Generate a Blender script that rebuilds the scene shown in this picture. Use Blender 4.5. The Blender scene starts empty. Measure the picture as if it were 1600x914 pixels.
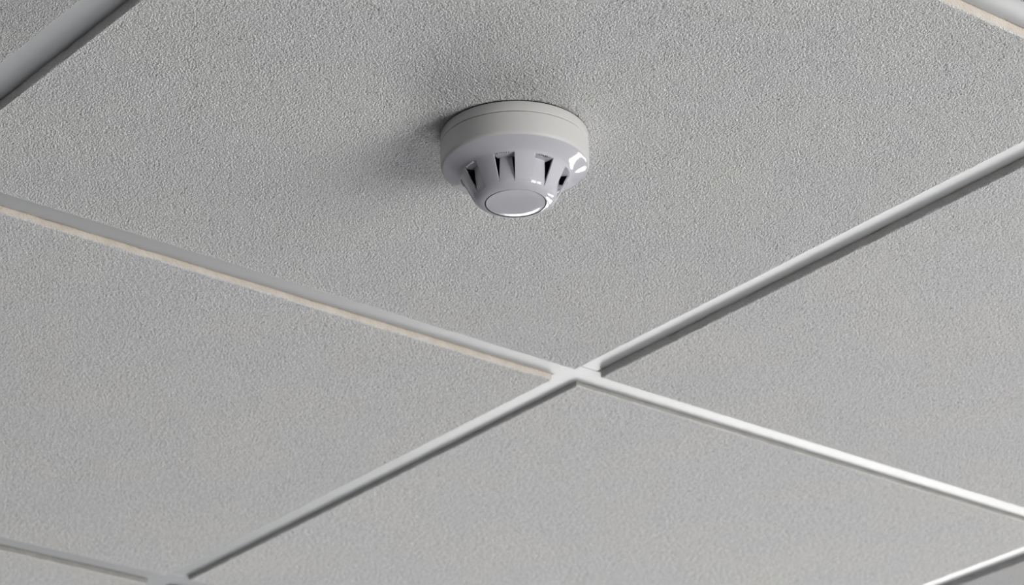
import bpy, bmesh, math, random
import numpy as np
from mathutils import Matrix, Vector, Euler
from math import sin, cos, pi, radians as R

sc = bpy.context.scene
COL = sc.collection

# ------------------------------------------------------------------ camera
H = 2.70                      # height of the suspended grid above the floor
F_PX = 4555.76                # focal length in pixels of the 1600 px frame
PITCH, ROLL, YAW = 2.00979, -0.01889, -0.67960
cam_d = bpy.data.cameras.new('camera')
cam = bpy.data.objects.new('camera', cam_d); COL.objects.link(cam)
Rm = Matrix.Rotation(YAW, 3, 'Z') @ Matrix.Rotation(PITCH, 3, 'X') @ Matrix.Rotation(ROLL, 3, 'Z')
cam.matrix_world = Matrix.Translation((-1.37838, -1.62728, H - 0.92942)) @ Rm.to_4x4()
cam_d.sensor_width = 36.0
cam_d.lens = F_PX * 36.0 / 1600
cam_d.clip_start = 0.05
cam_d.dof.use_dof = True
cam_d.dof.focus_distance = 1.88
cam_d.dof.aperture_fstop = 17.0
sc.camera = cam

# ------------------------------------------------------------------ world
SKY, GROUND = 20.5, 14.5
w = bpy.data.worlds.new('daylight'); sc.world = w; w.use_nodes = True
nt = w.node_tree; nt.nodes.clear()
out = nt.nodes.new('ShaderNodeOutputWorld'); bg = nt.nodes.new('ShaderNodeBackground')
tc = nt.nodes.new('ShaderNodeTexCoord'); sp = nt.nodes.new('ShaderNodeSeparateXYZ')
rp = nt.nodes.new('ShaderNodeValToRGB')
mr = nt.nodes.new('ShaderNodeMapRange')
mr.inputs['From Min'].default_value = -1; mr.inputs['From Max'].default_value = 1
nt.links.new(tc.outputs['Generated'], sp.inputs[0]); nt.links.new(sp.outputs['Z'], mr.inputs['Value'])
nt.links.new(mr.outputs[0], rp.inputs[0])
e = rp.color_ramp.elements
g = GROUND / SKY
e[0].position = 0.485; e[0].color = (g * 1.0, g * 0.985, g * 0.965, 1)       # pale paving outside
e[1].position = 0.515; e[1].color = (0.96, 0.985, 1.0, 1)                  # overcast sky
nt.links.new(rp.outputs[0], bg.inputs['Color']); bg.inputs['Strength'].default_value = SKY
nt.links.new(bg.outputs[0], out.inputs['Surface'])

# room extents and the openings of its windows: (y0, y1) in the right wall, (x0, x1) in the back wall
XL, XR, YB, YF = -3.6, 3.0, -3.0, 6.0
WINDOWS = [   # wall, start, end, sill height, head height, positions of the vertical glazing bars
    ('right', 0.40, 0.92, 0.05, 1.60, (0.79,)),
    ('right', 1.36, 2.05, 0.05, 1.75, (1.52,)),
    ('right', 2.15, 4.20, 0.62, 1.75, (3.2,)),
    ('back', -0.05, 0.75, 0.40, 2.30, ()),
    ('back', 0.90, 1.70, 0.40, 2.30, ()),
]
def portal(loc, rot, sx, sy):
    l = bpy.data.lights.new('window_portal', 'AREA'); l.shape = 'RECTANGLE'
    l.size = sx; l.size_y = sy; l.cycles.is_portal = True
    o = bpy.data.objects.new('window_portal', l); COL.objects.link(o)
    o.location = loc; o.rotation_euler = rot; o['kind'] = 'helper'
for wl, a, b, sl, HEAD, bars in WINDOWS:
    if wl == 'right': portal((XR + 0.02, (a + b) / 2, (sl + HEAD) / 2), (0, R(90), 0), HEAD - sl, b - a)
    if wl == 'back': portal(((a + b) / 2, YB - 0.02, (sl + HEAD) / 2), (R(90), 0, 0), b - a, HEAD - sl)
    if wl == 'front': portal(((a + b) / 2, YF + 0.02, (sl + HEAD) / 2), (R(-90), 0, 0), b - a, HEAD - sl)

sc.view_settings.view_transform = 'Standard'
sc.view_settings.look = 'None'
sc.view_settings.exposure = 0.12
sc.view_settings.gamma = 1.0
sc.view_settings.use_curve_mapping = False

# ------------------------------------------------------------------ helpers
def new_mat(name, col, rough=0.5, spec=0.5, coat=0.0):
    m = bpy.data.materials.new(name); m.use_nodes = True
    b = m.node_tree.nodes['Principled BSDF']
    b.inputs['Base Color'].default_value = (*col, 1)
    b.inputs['Roughness'].default_value = rough
    b.inputs['Specular IOR Level'].default_value = spec
    b.inputs['Coat Weight'].default_value = coat
    b.inputs['Coat Roughness'].default_value = 0.05
    return m, m.node_tree, b
def N(nt, t, **k):
    n = nt.nodes.new(t)
    for a, v in k.items(): setattr(n, a, v)
    return n
def obj(name, bm, mat, parent=None, smooth=False, loc=None):
    me = bpy.data.meshes.new(name)
    if isinstance(bm, bmesh.types.BMesh):
        bmesh.ops.recalc_face_normals(bm, faces=bm.faces)
        bm.to_mesh(me); bm.free()
    else: me = bm
    if smooth:
        for p in me.polygons: p.use_smooth = True
    mats = mat if isinstance(mat, (list, tuple)) else [mat]
    for mm in mats: me.materials.append(mm)
    o = bpy.data.objects.new(name, me); COL.objects.link(o)
    if parent: o.parent = parent
    if loc: o.location = loc
    return o
def box(bm, x0, x1, y0, y1, z0, z1, mi=0):
    v = [bm.verts.new((x, y, z)) for x in (x0, x1) for y in (y0, y1) for z in (z0, z1)]
    for f in ((0, 1, 3, 2), (4, 6, 7, 5), (0, 4, 5, 1), (2, 3, 7, 6), (0, 2, 6, 4), (1, 5, 7, 3)):
        fc = bm.faces.new([v[i] for i in f]); fc.material_index = mi
def bevel(o, wd, seg=2):
    m = o.modifiers.new('bevel', 'BEVEL'); m.width = wd; m.segments = seg; m.limit_method = 'ANGLE'

# ------------------------------------------------------------------ materials
# painted mineral-fibre tile face: fine sandy relief with pinholes
def tile_mat(name, dist):
    m, tn, tb = new_mat(name, (0.66, 0.66, 0.655), 0.9, 0.25)
    tcn = N(tn, 'ShaderNodeTexCoord')
    n1 = N(tn, 'ShaderNodeTexNoise'); n1.inputs['Scale'].default_value = 820; n1.inputs['Detail'].default_value = 3; n1.inputs['Roughness'].default_value = 0.55
    v1 = N(tn, 'ShaderNodeTexVoronoi'); v1.inputs['Scale'].default_value = 820; v1.inputs['Randomness'].default_value = 1
    ph = N(tn, 'ShaderNodeTexVoronoi'); ph.inputs['Scale'].default_value = 150
    for n in (n1, v1, ph): tn.links.new(tcn.outputs['Object'], n.inputs['Vector'])
    pr = N(tn, 'ShaderNodeMapRange'); pr.inputs['From Min'].default_value = 0.10; pr.inputs['From Max'].default_value = 0.19
    tn.links.new(ph.outputs['Distance'], pr.inputs['Value'])
    sub = N(tn, 'ShaderNodeMath', operation='MULTIPLY_ADD'); sub.inputs[1].default_value = 0.45
    tn.links.new(v1.outputs['Distance'], sub.inputs[0]); tn.links.new(n1.outputs['Fac'], sub.inputs[2])
    pm = N(tn, 'ShaderNodeMath', operation='MULTIPLY_ADD'); pm.inputs[1].default_value = 0.25
    tn.links.new(pr.outputs[0], pm.inputs[0]); tn.links.new(sub.outputs[0], pm.inputs[2])
    bp = N(tn, 'ShaderNodeBump'); bp.inputs['Strength'].default_value = 1.0; bp.inputs['Distance'].default_value = dist
    tn.links.new(pm.outputs[0], bp.inputs['Height']); tn.links.new(bp.outputs[0], tb.inputs['Normal'])
    n2 = N(tn, 'ShaderNodeTexNoise'); n2.inputs['Scale'].default_value = 9; n2.inputs['Detail'].default_value = 4
    tn.links.new(tcn.outputs['Object'], n2.inputs['Vector'])
    cr = N(tn, 'ShaderNodeValToRGB')
    cr.color_ramp.elements[0].position = 0.3; cr.color_ramp.elements[0].color = (0.655, 0.652, 0.668, 1)
    cr.color_ramp.elements[1].position = 0.7; cr.color_ramp.elements[1].color = (0.672, 0.672, 0.655, 1)
    tn.links.new(n2.outputs['Fac'], cr.inputs[0])
    mx = N(tn, 'ShaderNodeMixRGB', blend_type='MULTIPLY'); mx.inputs[0].default_value = 1
    pc = N(tn, 'ShaderNodeValToRGB')  # shade inside the pits, put into the colour as dark specks
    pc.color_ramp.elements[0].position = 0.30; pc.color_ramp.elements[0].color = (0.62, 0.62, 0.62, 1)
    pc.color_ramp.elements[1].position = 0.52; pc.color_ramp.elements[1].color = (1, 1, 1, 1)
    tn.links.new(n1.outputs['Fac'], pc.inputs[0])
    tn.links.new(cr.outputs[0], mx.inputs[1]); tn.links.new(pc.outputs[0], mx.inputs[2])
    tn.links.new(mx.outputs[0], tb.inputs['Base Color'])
    return m
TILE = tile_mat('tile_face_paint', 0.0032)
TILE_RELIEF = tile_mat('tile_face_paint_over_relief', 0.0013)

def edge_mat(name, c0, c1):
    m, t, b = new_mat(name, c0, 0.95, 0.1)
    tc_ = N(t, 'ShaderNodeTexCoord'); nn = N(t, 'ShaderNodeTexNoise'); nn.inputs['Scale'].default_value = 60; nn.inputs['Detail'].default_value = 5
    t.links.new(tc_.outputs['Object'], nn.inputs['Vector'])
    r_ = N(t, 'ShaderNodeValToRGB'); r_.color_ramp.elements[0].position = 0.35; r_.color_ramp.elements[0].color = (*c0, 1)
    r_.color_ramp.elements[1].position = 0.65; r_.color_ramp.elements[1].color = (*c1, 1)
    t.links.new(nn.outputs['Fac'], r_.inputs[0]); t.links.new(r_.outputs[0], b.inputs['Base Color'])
    n3 = N(t, 'ShaderNodeTexNoise'); n3.inputs['Scale'].default_value = 500
    t.links.new(tc_.outputs['Object'], n3.inputs['Vector'])
    bb = N(t, 'ShaderNodeBump'); bb.inputs['Distance'].default_value = 0.0012
    t.links.new(n3.outputs['Fac'], bb.inputs['Height']); t.links.new(bb.outputs[0], b.inputs['Normal'])
    return m
EDGE_RAW = edge_mat('raw_cut_mineral_fibre', (0.54, 0.49, 0.43), (0.62, 0.58, 0.53))
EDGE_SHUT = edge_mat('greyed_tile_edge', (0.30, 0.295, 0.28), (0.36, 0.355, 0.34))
EDGE_PAINT = edge_mat('painted_tile_edge', (0.60, 0.60, 0.595), (0.66, 0.66, 0.65))

def slight(t, b, base, scale, amp, rough_amp=0.05):
    tc_ = N(t, 'ShaderNodeTexCoord'); nn = N(t, 'ShaderNodeTexNoise'); nn.inputs['Scale'].default_value = scale; nn.inputs['Detail'].default_value = 4
    t.links.new(tc_.outputs['Object'], nn.inputs['Vector'])
    r_ = N(t, 'ShaderNodeValToRGB'); r_.color_ramp.elements[0].color = (*[c * (1 - amp) for c in base], 1)
    r_.color_ramp.elements[1].color = (*[min(1, c * (1 + amp)) for c in base], 1)
    t.links.new(nn.outputs['Fac'], r_.inputs[0]); t.links.new(r_.outputs[0], b.inputs['Base Color'])
    return nn
STEEL, st, sb = new_mat('white_painted_steel', (0.70, 0.71, 0.72), 0.44, 0.95)
slight(st, sb, (0.44, 0.45, 0.46), 12, 0.03)
MATT, mt_, mb_ = new_mat('matt_moulded_plastic', (0.72, 0.715, 0.70), 0.45, 0.3)
slight(mt_, mb_, (0.54, 0.54, 0.535), 25, 0.015)
GLOSS, gt, gb = new_mat('glossy_moulded_plastic', (0.6, 0.6, 0.63), 0.07, 0.5)
slight(gt, gb, (0.50, 0.502, 0.54), 25, 0.015)
DARK, dt, db = new_mat('dark_chamber_plastic', (0.008, 0.008, 0.009), 0.7, 0.1); slight(dt, db, (0.008, 0.008, 0.009), 40, 0.2)
SEAM, s_t, s_b = new_mat('gap_shade_and_seam', (0.02, 0.02, 0.025), 0.8, 0.1); slight(s_t, s_b, (0.02, 0.02, 0.025), 40, 0.2)
WALLM, wt, wb = new_mat('painted_plaster', (0.6, 0.6, 0.58), 0.8, 0.2); slight(wt, wb, (0.25, 0.25, 0.255), 3, 0.03)
FLOORM, ft, fb = new_mat('grey_carpet', (0.2, 0.2, 0.21), 0.95, 0.1); slight(ft, fb, (0.16, 0.16, 0.168), 40, 0.15)
FRAMEM, fr, fr2 = new_mat('white_window_frame', (0.7, 0.7, 0.7), 0.4, 0.5); slight(fr, fr2, (0.7, 0.7, 0.7), 5, 0.02)

# ------------------------------------------------------------------ room shell
T = 0.2
def structure(name, boxes, mat):
    bm = bmesh.new()
    for b in boxes: box(bm, *b)
    o = obj(name, bm, mat); o['kind'] = 'structure'; return o
TOP = H + 0.35
structure('floor', [(XL - T, XR + T, YB - T, YF + T, -0.1, 0)], FLOORM)
structure('wall_left', [(XL - T, XL, YB, YF, 0, TOP)], WALLM)
WALLS = {'right': (YB, YF, lambda a, b, z0, z1, o=0, t=T: (XR + o, XR + o + t, a, b, z0, z1)),
         'back': (XL - T, XR + T, lambda a, b, z0, z1, o=0, t=T: (a, b, YB - o - t, YB - o, z0, z1)),
         'front': (XL - T, XR + T, lambda a, b, z0, z1, o=0, t=T: (a, b, YF + o, YF + o + t, z0, z1))}
for wl, (a0, a1, mk) in WALLS.items():
    bs = []; x = a0
    for _, a, b, sl, HEAD, bars in [q for q in WINDOWS if q[0] == wl]:
        bs += [mk(x, a, 0, TOP), mk(a, b, 0, sl), mk(a, b, HEAD, TOP)]; x = b
    bs.append(mk(x, a1, 0, TOP)); structure('wall_' + wl, bs, WALLM)
f = 0.04
for k, (wl, a, b, sl, HEAD, bars) in enumerate(WINDOWS):
    mk = WALLS[wl][2]; bm = bmesh.new()
    for q in ((a, a + f, sl, HEAD), (b - f, b, sl, HEAD), (a + f, b - f, sl, sl + f), (a + f, b - f, HEAD - f, HEAD)):
        box(bm, *mk(*q, 0.07, 0.06))
    o = obj('window_%d' % (k + 1), bm, FRAMEM); o['kind'] = 'structure'
    for c in bars:
        bm = bmesh.new(); box(bm, *mk(c - 0.02, c + 0.02, sl + f, HEAD - f, 0.075, 0.05)); obj('glazing_bar', bm, FRAMEM, o)

# ceiling: the soffit above the plenum carries the hung grid and the lay-in tiles
bm = bmesh.new(); box(bm, XL - T, XR + T, YB - T, YF + T, TOP, TOP + 0.15)
ceiling = obj('ceiling', bm, WALLM); ceiling['kind'] = 'structure'
P = 0.6
NX0, NX1 = round(XL / P), round(XR / P)        # grid lines x = i*P, y = j*P
NY0, NY1 = round(YB / P), round(YF / P)

def tee_mesh(L, name):
    """inverted T: exposed flange with rolled edges, web and bulb above; runs along +X from 0 to L"""
    hw = 0.0122
    pr_ = [(-hw, 0.0007), (-hw, 0.00025), (-hw + 0.0006, 0.00003), (0, 0), (hw - 0.0006, 0.00003), (hw, 0.00025), (hw, 0.0007),
           (0.0006, 0.0007), (0.0006, 0.030), (0.003, 0.031), (0.003, 0.038), (-0.003, 0.038), (-0.003, 0.031), (-0.0006, 0.030), (-0.0006, 0.0007)]
    bm = bmesh.new()
    a = [bm.verts.new((0, y, z)) for y, z in pr_]; b = [bm.verts.new((L, y, z)) for y, z in pr_]
    n = len(pr_)
    for i in range(n): bm.faces.new((a[i], a[(i + 1) % n], b[(i + 1) % n], b[i]))
    bm.faces.new(a[::-1]); bm.faces.new(b)
    bmesh.ops.recalc_face_normals(bm, faces=bm.faces)
    me = bpy.data.meshes.new(name); bm.to_mesh(me); bm.free(); me.materials.append(STEEL); return me
main_me = tee_mesh(XR - XL, 'main_tee'); cross_me = tee_mesh(P - 0.0246, 'cross_tee')
def link(name, me, parent, loc, rz=0.0, dy=0.0):
    o = bpy.data.objects.new(name, me); COL.objects.link(o); o.parent = parent
    o.location = loc; o.rotation_euler = (0, 0, rz); return o
for j in range(NY0 + 1, NY1):
    link('main_tee', main_me, ceiling, (XL, j * P, H))
for i in range(NX0 + 1, NX1):
    for j in range(NY0, NY1):
        link('cross_tee', cross_me, ceiling, (i * P + (0.0 if (i or j < 1) else -0.004), j * P + 0.0123, H + 0.00035), R(90))

def relief(nx, ny, dx, dy, seed):
    """height field (metres, positive = into the tile) of sprayed sandy paint with pits"""
    rg = np.random.default_rng(seed)
    fx = np.fft.fftfreq(nx, dx)[:, None]; fy = np.fft.rfftfreq(ny, dy)[None, :]
    f = np.sqrt(fx * fx + fy * fy)
    def band(f0, w_):
        a = np.fft.irfft2(np.fft.rfft2(rg.standard_normal((nx, ny))) * np.exp(-((f - f0) / w_) ** 2), (nx, ny)); return a / a.std()
    f1 = min(480, 0.38 / dx)
    h = 0.9 * band(f1, f1 * 0.42) + 0.3 * band(170, 120)
    h /= h.std()
    pit = band(f1 * 0.65, f1 * 0.4)
    z = np.where(h > 0.3, 0.3 + (h - 0.3) * 1.25, 0.3 + (h - 0.3) * 0.75) * 0.00021
    z += np.clip(pit - 1.5, 0, 1.2) * 0.0008
    return z
def with_relief(me, x0, x1, y0, y1, d, pitch, seed):
    nx = int((x1 - x0) / pitch) + 1; ny = int((y1 - y0) / pitch) + 1
    X = np.linspace(x0, x1, nx); Y = np.linspace(y0, y1, ny)
    z = relief(nx, ny, X[1] - X[0], Y[1] - Y[0], seed)
    fade = np.minimum(np.minimum(np.arange(nx), np.arange(nx)[::-1])[:, None], np.minimum(np.arange(ny), np.arange(ny)[::-1])[None, :])
    z = z * np.clip(fade / 1.0, 0, 1)
    G = np.stack([np.repeat(X[:, None], ny, 1), np.repeat(Y[None, :], nx, 0), -d + z], -1).reshape(-1, 3)
    idx = np.arange(nx * ny).reshape(nx, ny)
    q = np.stack([idx[:-1, :-1], idx[:-1, 1:], idx[1:, 1:], idx[1:, :-1]], -1).reshape(-1, 4)   # faces look down
    nv = len(me.vertices); co = np.empty(nv * 3, np.float32); me.vertices.foreach_get('co', co)
    nl = len(me.loops); li = np.empty(nl, np.int32); me.loops.foreach_get('vertex_index', li)
    npoly = len(me.polygons); ls = np.empty(npoly, np.int32); me.polygons.foreach_get('loop_start', ls)
    mi = np.empty(npoly, np.int32); me.polygons.foreach_get('material_index', mi)
    m2 = bpy.data.meshes.new(me.name)
    m2.vertices.add(nv + len(G)); m2.vertices.foreach_set('co', np.concatenate([co, G.astype(np.float32).ravel()]))
    m2.loops.add(nl + q.size); m2.loops.foreach_set('vertex_index', np.concatenate([li, (q + nv).ravel().astype(np.int32)]))
    m2.polygons.add(npoly + len(q))
    m2.polygons.foreach_set('loop_start', np.concatenate([ls, nl + 4 * np.arange(len(q), dtype=np.int32)]))
    m2.polygons.foreach_set('material_index', np.concatenate([mi, np.zeros(len(q), np.int32)]))
    m2.polygons.foreach_set('use_smooth', np.concatenate([np.zeros(npoly, bool), np.ones(len(q), bool)]))
    m2.update(calc_edges=True); m2.validate()
    bpy.data.meshes.remove(me); return m2
def tile_mesh(x0, x1, y0, y1, d, seed, pitch=None):
    """tegular lay-in tile centred on its module; the face hangs d below the grid, its cut edges are rough"""
    rnd = random.Random(seed)
    def smooth(n, amp):
        v = [rnd.gauss(0, 1) for _ in range(n + 6)]
        return [amp * (0.55 * v[i + 2] + 0.3 * (v[i + 1] + v[i + 3]) + 0.2 * (v[i] + v[i + 4])) for i in range(n)]
    step = 0.0035; pts = []
    def side(ax, ay, bx, by, nx, ny):
        L = math.hypot(bx - ax, by - ay); n = int(L / step); j = smooth(n, 0.00022)
        for i in range(n):
            t = i / n; k_ = 0 if i == 0 else j[i]
            pts.append((ax + (bx - ax) * t + nx * k_, ay + (by - ay) * t + ny * k_, nx, ny))
    side(x0, y0, x1, y0, 0, 1); side(x1, y0, x1, y1, 1, 0); side(x1, y1, x0, y1, 0, 1); side(x0, y1, x0, y0, 1, 0)
    n = len(pts)
    cx, cy = (x0 + x1) / 2, (y0 + y1) / 2
    zj = smooth(n, 0.00015)
    bm = bmesh.new()
    def inset(x, y, q): return (min(max(x, x0 + q), x1 - q), min(max(y, y0 + q), y1 - q))
    ring_top = [bm.verts.new((*inset(p[0], p[1], -0.0001), 0.0008)) for p in pts]
    ring_mid = [bm.verts.new((p[0], p[1], -d + 0.0006 + zj[i])) for i, p in enumerate(pts)]
    ring_in = [bm.verts.new((*inset(p[0], p[1], 0.0007), -d + 0.3 * zj[i])) for i, p in enumerate(pts)]
    ring_flat = [bm.verts.new((*inset(p[0], p[1], 0.002), -d)) for p in pts]
    faces = []
    for i in range(n):
        q = (i + 1) % n
        f = bm.faces.new((ring_top[i], ring_top[q], ring_mid[q], ring_mid[i])); f.material_index = 1 if pts[i][3] else 2
        f = bm.faces.new((ring_mid[i], ring_mid[q], ring_in[q], ring_in[i])); f.material_index = 0
        f = bm.faces.new((ring_in[i], ring_in[q], ring_flat[q], ring_flat[i])); f.material_index = 0
    if not pitch: bm.faces.new(ring_flat)
    # the rebate that rests on the flange and the body above it
    a = 0.2975
    out_ = [(-a, -a), (a, -a), (a, a), (-a, a)]
    sh = [bm.verts.new((x, y, 0.0008)) for x, y in out_]; tp = [bm.verts.new((x, y, 0.011)) for x, y in out_]
    cor = [(x0, y0), (x1, y0), (x1, y1), (x0, y1)]
    ins = [bm.verts.new((x, y, 0.0008)) for x, y in cor]
    for i in range(4):
        q = (i + 1) % 4
        f = bm.faces.new((sh[i], sh[q], ins[q], ins[i])); f.material_index = 1
        f = bm.faces.new((sh[i], sh[q], tp[q], tp[i])); f.material_index = 1
    f = bm.faces.new(tp); f.material_index = 1
    bmesh.ops.remove_doubles(bm, verts=bm.verts, dist=1e-6)
    bmesh.ops.recalc_face_normals(bm, faces=bm.faces)
    me = bpy.data.meshes.new('ceiling_tile'); bm.to_mesh(me); bm.free()
    if pitch: me = with_relief(me, x0 + 0.002, x1 - 0.002, y0 + 0.002, y1 - 0.002, d, pitch, seed)
    return me
def edges(xn, xp, yn, yp):      # distance of each face edge from the grid centre line -> local coordinates
    return (-P / 2 + xn, P / 2 - xp, -P / 2 + yn, P / 2 - yp)
D0 = 0.0062
special = {   # (cell i, cell j) : edges measured from the photograph, drop, painted edge?
    (-1, -1): (edges(.0130, .0131, .0135, .0150), D0, False),
    (-1, 0): (edges(.0130, .0126, .0150, .0145), .0045, False),
    (0, -1): (edges(.0141, .0126, .0130, .0143), .0058, False),
    (0, 0): (edges(.0124, .0120, .0136, .0140), .0033, True),
    (-2, -1): (edges(.0130, .0134, .0130, .0135), .0030, False),
    (-1, -2): (edges(.0130, .0130, .0130, .0128), .0036, False),
    (-1, 1): (edges(.0130, .0150, .0150, .0130), .0045, True),
    (0, 1): (edges(.0190, .0130, .0140, .0130), .0050, True),
}
RELIEF = {(-1, -1): 0.0007, (-1, 0): 0.0010, (0, -1): 0.0010, (0, 0): 0.0017, (-1, 1): 0.0025, (0, 1): 0.0025}      # tiles near enough to show their relief
shared = []
for s in range(4):
    me = tile_mesh(*edges(.0130, .0130, .0135, .0130), .0050, 50 + s)
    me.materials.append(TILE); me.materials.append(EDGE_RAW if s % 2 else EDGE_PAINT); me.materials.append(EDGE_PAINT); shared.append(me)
rnd = random.Random(4)
for i in range(NX0, NX1):
    for j in range(NY0, NY1):
        if (i, j) in special:
            ed, d, painted = special[(i, j)]
            pitch = RELIEF.get((i, j))
            me = tile_mesh(*ed, d, 107 + i * 13 + j, pitch)
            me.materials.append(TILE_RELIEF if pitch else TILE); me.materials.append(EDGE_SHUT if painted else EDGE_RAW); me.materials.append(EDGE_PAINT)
        else:
            me = rnd.choice(shared)
        link('ceiling_tile', me, ceiling, ((i + 0.5) * P, (j + 0.5) * P, H))

# ------------------------------------------------------------------ smoke detector
det = bpy.data.objects.new('smoke_detector', None); COL.objects.link(det)
DET = (-0.29570, -0.29290, H - D0)
det.location = DET
# local azimuth 0 = towards the camera, positive = to the right in the picture
to_cam = math.atan2(-1.62728 - DET[1], -1.37838 - DET[0])
det.rotation_euler = (0, 0, to_cam)
det['label'] = 'round off-white smoke detector with slotted glossy dome, fixed under a ceiling tile'
det['category'] = 'smoke detector'
mm = 0.001
def lathe(name, prof, mat, parent, seg=192, close=False, sharp=()):
    """prof: (radius, drop) in mm, drop measured downwards from the tile face"""
    bm = bmesh.new(); rings = []
    for r, h in prof:
        rings.append([bm.verts.new((r * mm * cos(2 * pi * a / seg), r * mm * sin(2 * pi * a / seg), -h * mm)) for a in range(seg)] if r > 0
                     else [bm.verts.new((0, 0, -h * mm))])
    for A, B in zip(rings, rings[1:]):
        for a in range(seg):
            q = (a + 1) % seg
            if len(A) == 1: bm.faces.new((A[0], B[q], B[a]))
            elif len(B) == 1: bm.faces.new((A[a], A[q], B[0]))
            else: bm.faces.new((A[a], A[q], B[q], B[a]))
    o = obj(name, bm, mat, parent, smooth=True)
    m = o.modifiers.new('edges', 'EDGE_SPLIT'); m.split_angle = R(32)
    return o
# mounting base: shallow drum against the tile
base = lathe('mounting_base', [(0, 1.2), (48.6, 1.2), (49.1, 1.35), (49.3, 1.7), (49.35, 8.1), (49.1, 8.5), (48.2, 8.6), (0, 8.6)], MATT, det)
lathe('seam', [(47.6, 0.1), (48.3, 0.1), (48.3, 1.4), (47.6, 1.4)], SEAM, det)  # black ring standing in for the contact shadow between base and tile
lathe('seam', [(47.6, 8.5), (48.85, 8.5), (48.85, 9.0), (47.6, 9.0)], SEAM, det)
# skirt of the detector head
lathe('head_skirt', [(48.0, 8.9), (49.1, 8.9), (49.45, 9.2), (49.5, 15), (49.45, 22.5), (49.3, 23.6), (48.9, 24.6), (48.35, 25.2)], MATT, det)

# glossy dome: concave flare from the rim into eight lobes, recesses between them
def flare(h):      # outer radius of the lobes / flare against drop
    pts = [(25.0, 48.4), (25.4, 47.9), (26.0, 46.6), (27.4, 43.5), (28.9, 40.3), (30.0, 38.2), (31.0, 36.9), (32.4, 35.7), (34.8, 34.4), (38, 32.9), (42, 30.7), (45.5, 28.9),
           (47.3, 27.7), (48.8, 26.3), (50.0, 24.6), (50.9, 22.6), (51.35, 21.0), (51.45, 20.5)]
    for (h0, r0), (h1, r1) in zip(pts, pts[1:]):
        if h <= h1: return r0 + (r1 - r0) * (h - h0) / (h1 - h0)
    return pts[-1][1]
HS = [25.0, 25.25, 25.6, 25.9, 26.2, 26.7, 27.2, 27.9, 28.6, 29.4, 30.2, 30.8, 31.4, 31.8, 32.0, 33, 34.2, 35.5, 37, 38.5, 40, 41.5, 43, 44.5, 45.8, 46.8, 47.3, 47.6, 48.0, 48.5, 49.0, 49.5, 50.0, 50.5, 50.9, 51.2, 51.35, 51.45]
H_TOP, H_BOT = 31.8, 48.5       # extent of the vents
HALF = 11.25
OFF = -11.25                    # azimuth of the first vent centre (to the left of the camera line)
def rec_depth(h):               # how deep the floor of a recess lies below the lobe surface
    t = (H_BOT - h) / (H_BOT - H_TOP)
    return 0 if t <= 0 else 0.05 + 6.3 * t ** 1.0
SLIT = 5.2                      # half width of the recess floor in degrees at the top; slits flank it
def P3(r, az, h):
    a = R(az); return (r * mm * cos(a), r * mm * sin(a), -h * mm)
# picture-right is local -Y or +Y?  camera looks along -X(local); right = cross(fwd, up)
bm = bmesh.new()
def rows(az_list, hs, rf):
    vs = [[bm.verts.new(P3(rf(h, a), a, h)) for a in az_list] for h in hs]
    for A, B in zip(vs, vs[1:]):
        for i in range(len(az_list) - 1):
            bm.faces.new((A[i], A[i + 1], B[i + 1], B[i]))
azs = [i * 1.25 for i in range(289)]
top = [h for h in HS if h <= H_TOP]; mid = [h for h in HS if H_TOP <= h <= H_BOT]; bot = [h for h in HS if h >= H_BOT]
# local azimuths: vents centred at OFF + 45 k
rows(azs, top, lambda h, a: flare(h))
rows(azs, bot, lambda h, a: flare(h))
def half(h):                    # the vents narrow towards the end cap
    t = (H_BOT - h) / (H_BOT - H_TOP)
    return HALF
for k in range(8):
    c = OFF + 45 * k + 22.5
    lo, hi = c - HALF, c + HALF
    rows([lo + (hi - lo) * i / 18 for i in range(19)], mid, lambda h, a: flare(h))
    for e_ in (lo, hi):         # side walls of the lobe
        ins = [bm.verts.new(P3(flare(h) - min(1.25, rec_depth(h) + 0.3), e_, h)) for h in mid]
        outv = [bm.verts.new(P3(flare(h), e_, h)) for h in mid]
        for i in range(len(mid) - 1): bm.faces.new((outv[i], outv[i + 1], ins[i + 1], ins[i]))
    # ledge at the head of each vent
    cc = OFF + 45 * k
    L = [cc - HALF + 2 * HALF * i / 18 for i in range(19)]
    o_ = [bm.verts.new(P3(flare(H_TOP), a, H_TOP)) for a in L]; i_ = [bm.verts.new(P3(flare(H_TOP) - 7.2, a, H_TOP + 0.1)) for a in L]
    for i in range(18): bm.faces.new((o_[i], o_[i + 1], i_[i + 1], i_[i]))
bmesh.ops.remove_doubles(bm, verts=bm.verts, dist=2e-6)
dome = obj('vented_dome', bm, GLOSS, det, smooth=True)
m_ = dome.modifiers.new('edges', 'EDGE_SPLIT'); m_.split_angle = R(40)
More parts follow.
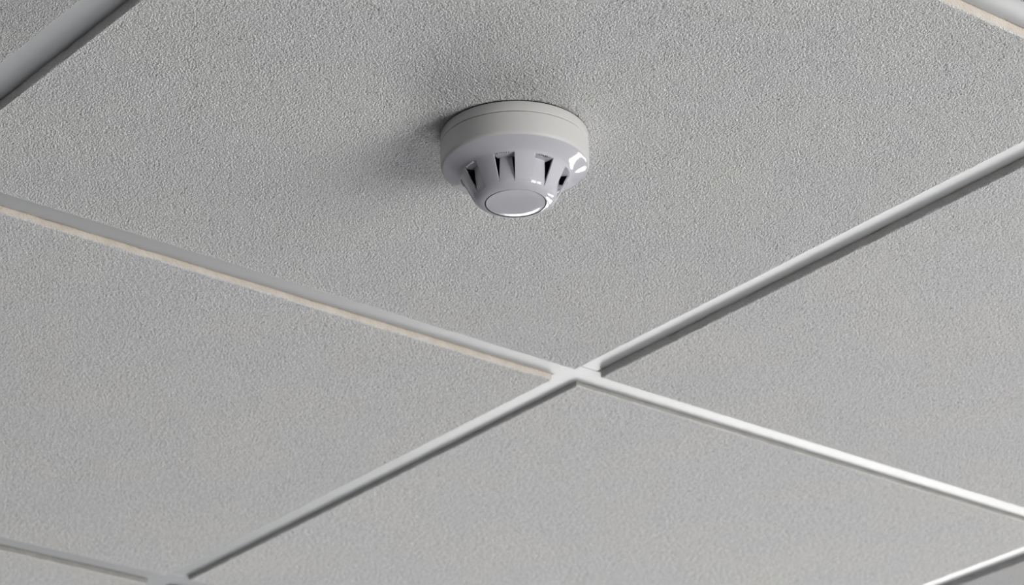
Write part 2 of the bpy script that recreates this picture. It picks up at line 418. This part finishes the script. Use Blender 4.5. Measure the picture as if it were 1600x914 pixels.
# recess floors, flanked by the dark slits
for k in range(8):
    bm = bmesh.new(); c = OFF + 45 * k
    hs = [h for h in mid]
    def hwid(h):
        t = (H_BOT - h) / (H_BOT - H_TOP); return HALF - 0.4 - 3.0 * t
    vs = [[bm.verts.new(P3(flare(h) - rec_depth(h), c + hwid(h) * (i / 8 - 1), h)) for i in range(17)] for h in hs]
    vi = [[bm.verts.new(P3(flare(h) - rec_depth(h) - 0.8, c + hwid(h) * (i / 8 - 1), h)) for i in (0, 16)] for h in hs]
    for a_ in range(len(hs) - 1):
        for i in range(16): bm.faces.new((vs[a_][i], vs[a_][i + 1], vs[a_ + 1][i + 1], vs[a_ + 1][i]))
        bm.faces.new((vs[a_][0], vs[a_ + 1][0], vi[a_ + 1][0], vi[a_][0])); bm.faces.new((vs[a_][16], vs[a_ + 1][16], vi[a_ + 1][1], vi[a_][1]))
    f_ = obj('vent_panel', bm, GLOSS, det, smooth=True)
    mo = f_.modifiers.new('edges', 'EDGE_SPLIT'); mo.split_angle = R(40)
    # row of small moulded teeth along the head of the vent
    bm = bmesh.new()
    for q in range(6):
        a = c - 6.0 + 2.4 * q; r0 = flare(H_TOP) - 0.1
        ring = []
        for (dr, da, dh) in ((-0.9, -0.55, 0.0), (-0.9, 0.55, 0.0), (0.35, 0.45, -0.1), (0.35, -0.45, -0.1)):
            ring.append((bm.verts.new(P3(r0 + dr, a + da, H_TOP + dh - 0.1)), bm.verts.new(P3(r0 + dr, a + da * 0.5, H_TOP + dh + 0.8))))
        for i in range(4):
            p, n_ = ring[i], ring[(i + 1) % 4]; bm.faces.new((p[0], n_[0], n_[1], p[1]))
        bm.faces.new([x[1] for x in ring])
    obj('vent_teeth', bm, GLOSS, det)
lathe('sensing_chamber', [(0, 30.5), (29.2, 30.5), (27.4, 33), (25.4, 38), (24.6, 42), (23.8, 45.5), (22, 47), (0, 47)], DARK, det)
lathe('seam', [(19.55, 50.9), (20.5, 51.25), (20.6, 51.4), (20.55, 50.6), (19.55, 50.6)], SEAM, det)
lathe('end_cap', [(0, 50.2), (19.5, 50.2), (19.65, 50.6), (19.7, 51.2), (19.6, 51.42), (19.2, 51.40), (17.6, 51.57), (16.0, 51.70), (14.2, 51.78), (12.0, 51.82), (0, 51.83)], GLOSS, det)
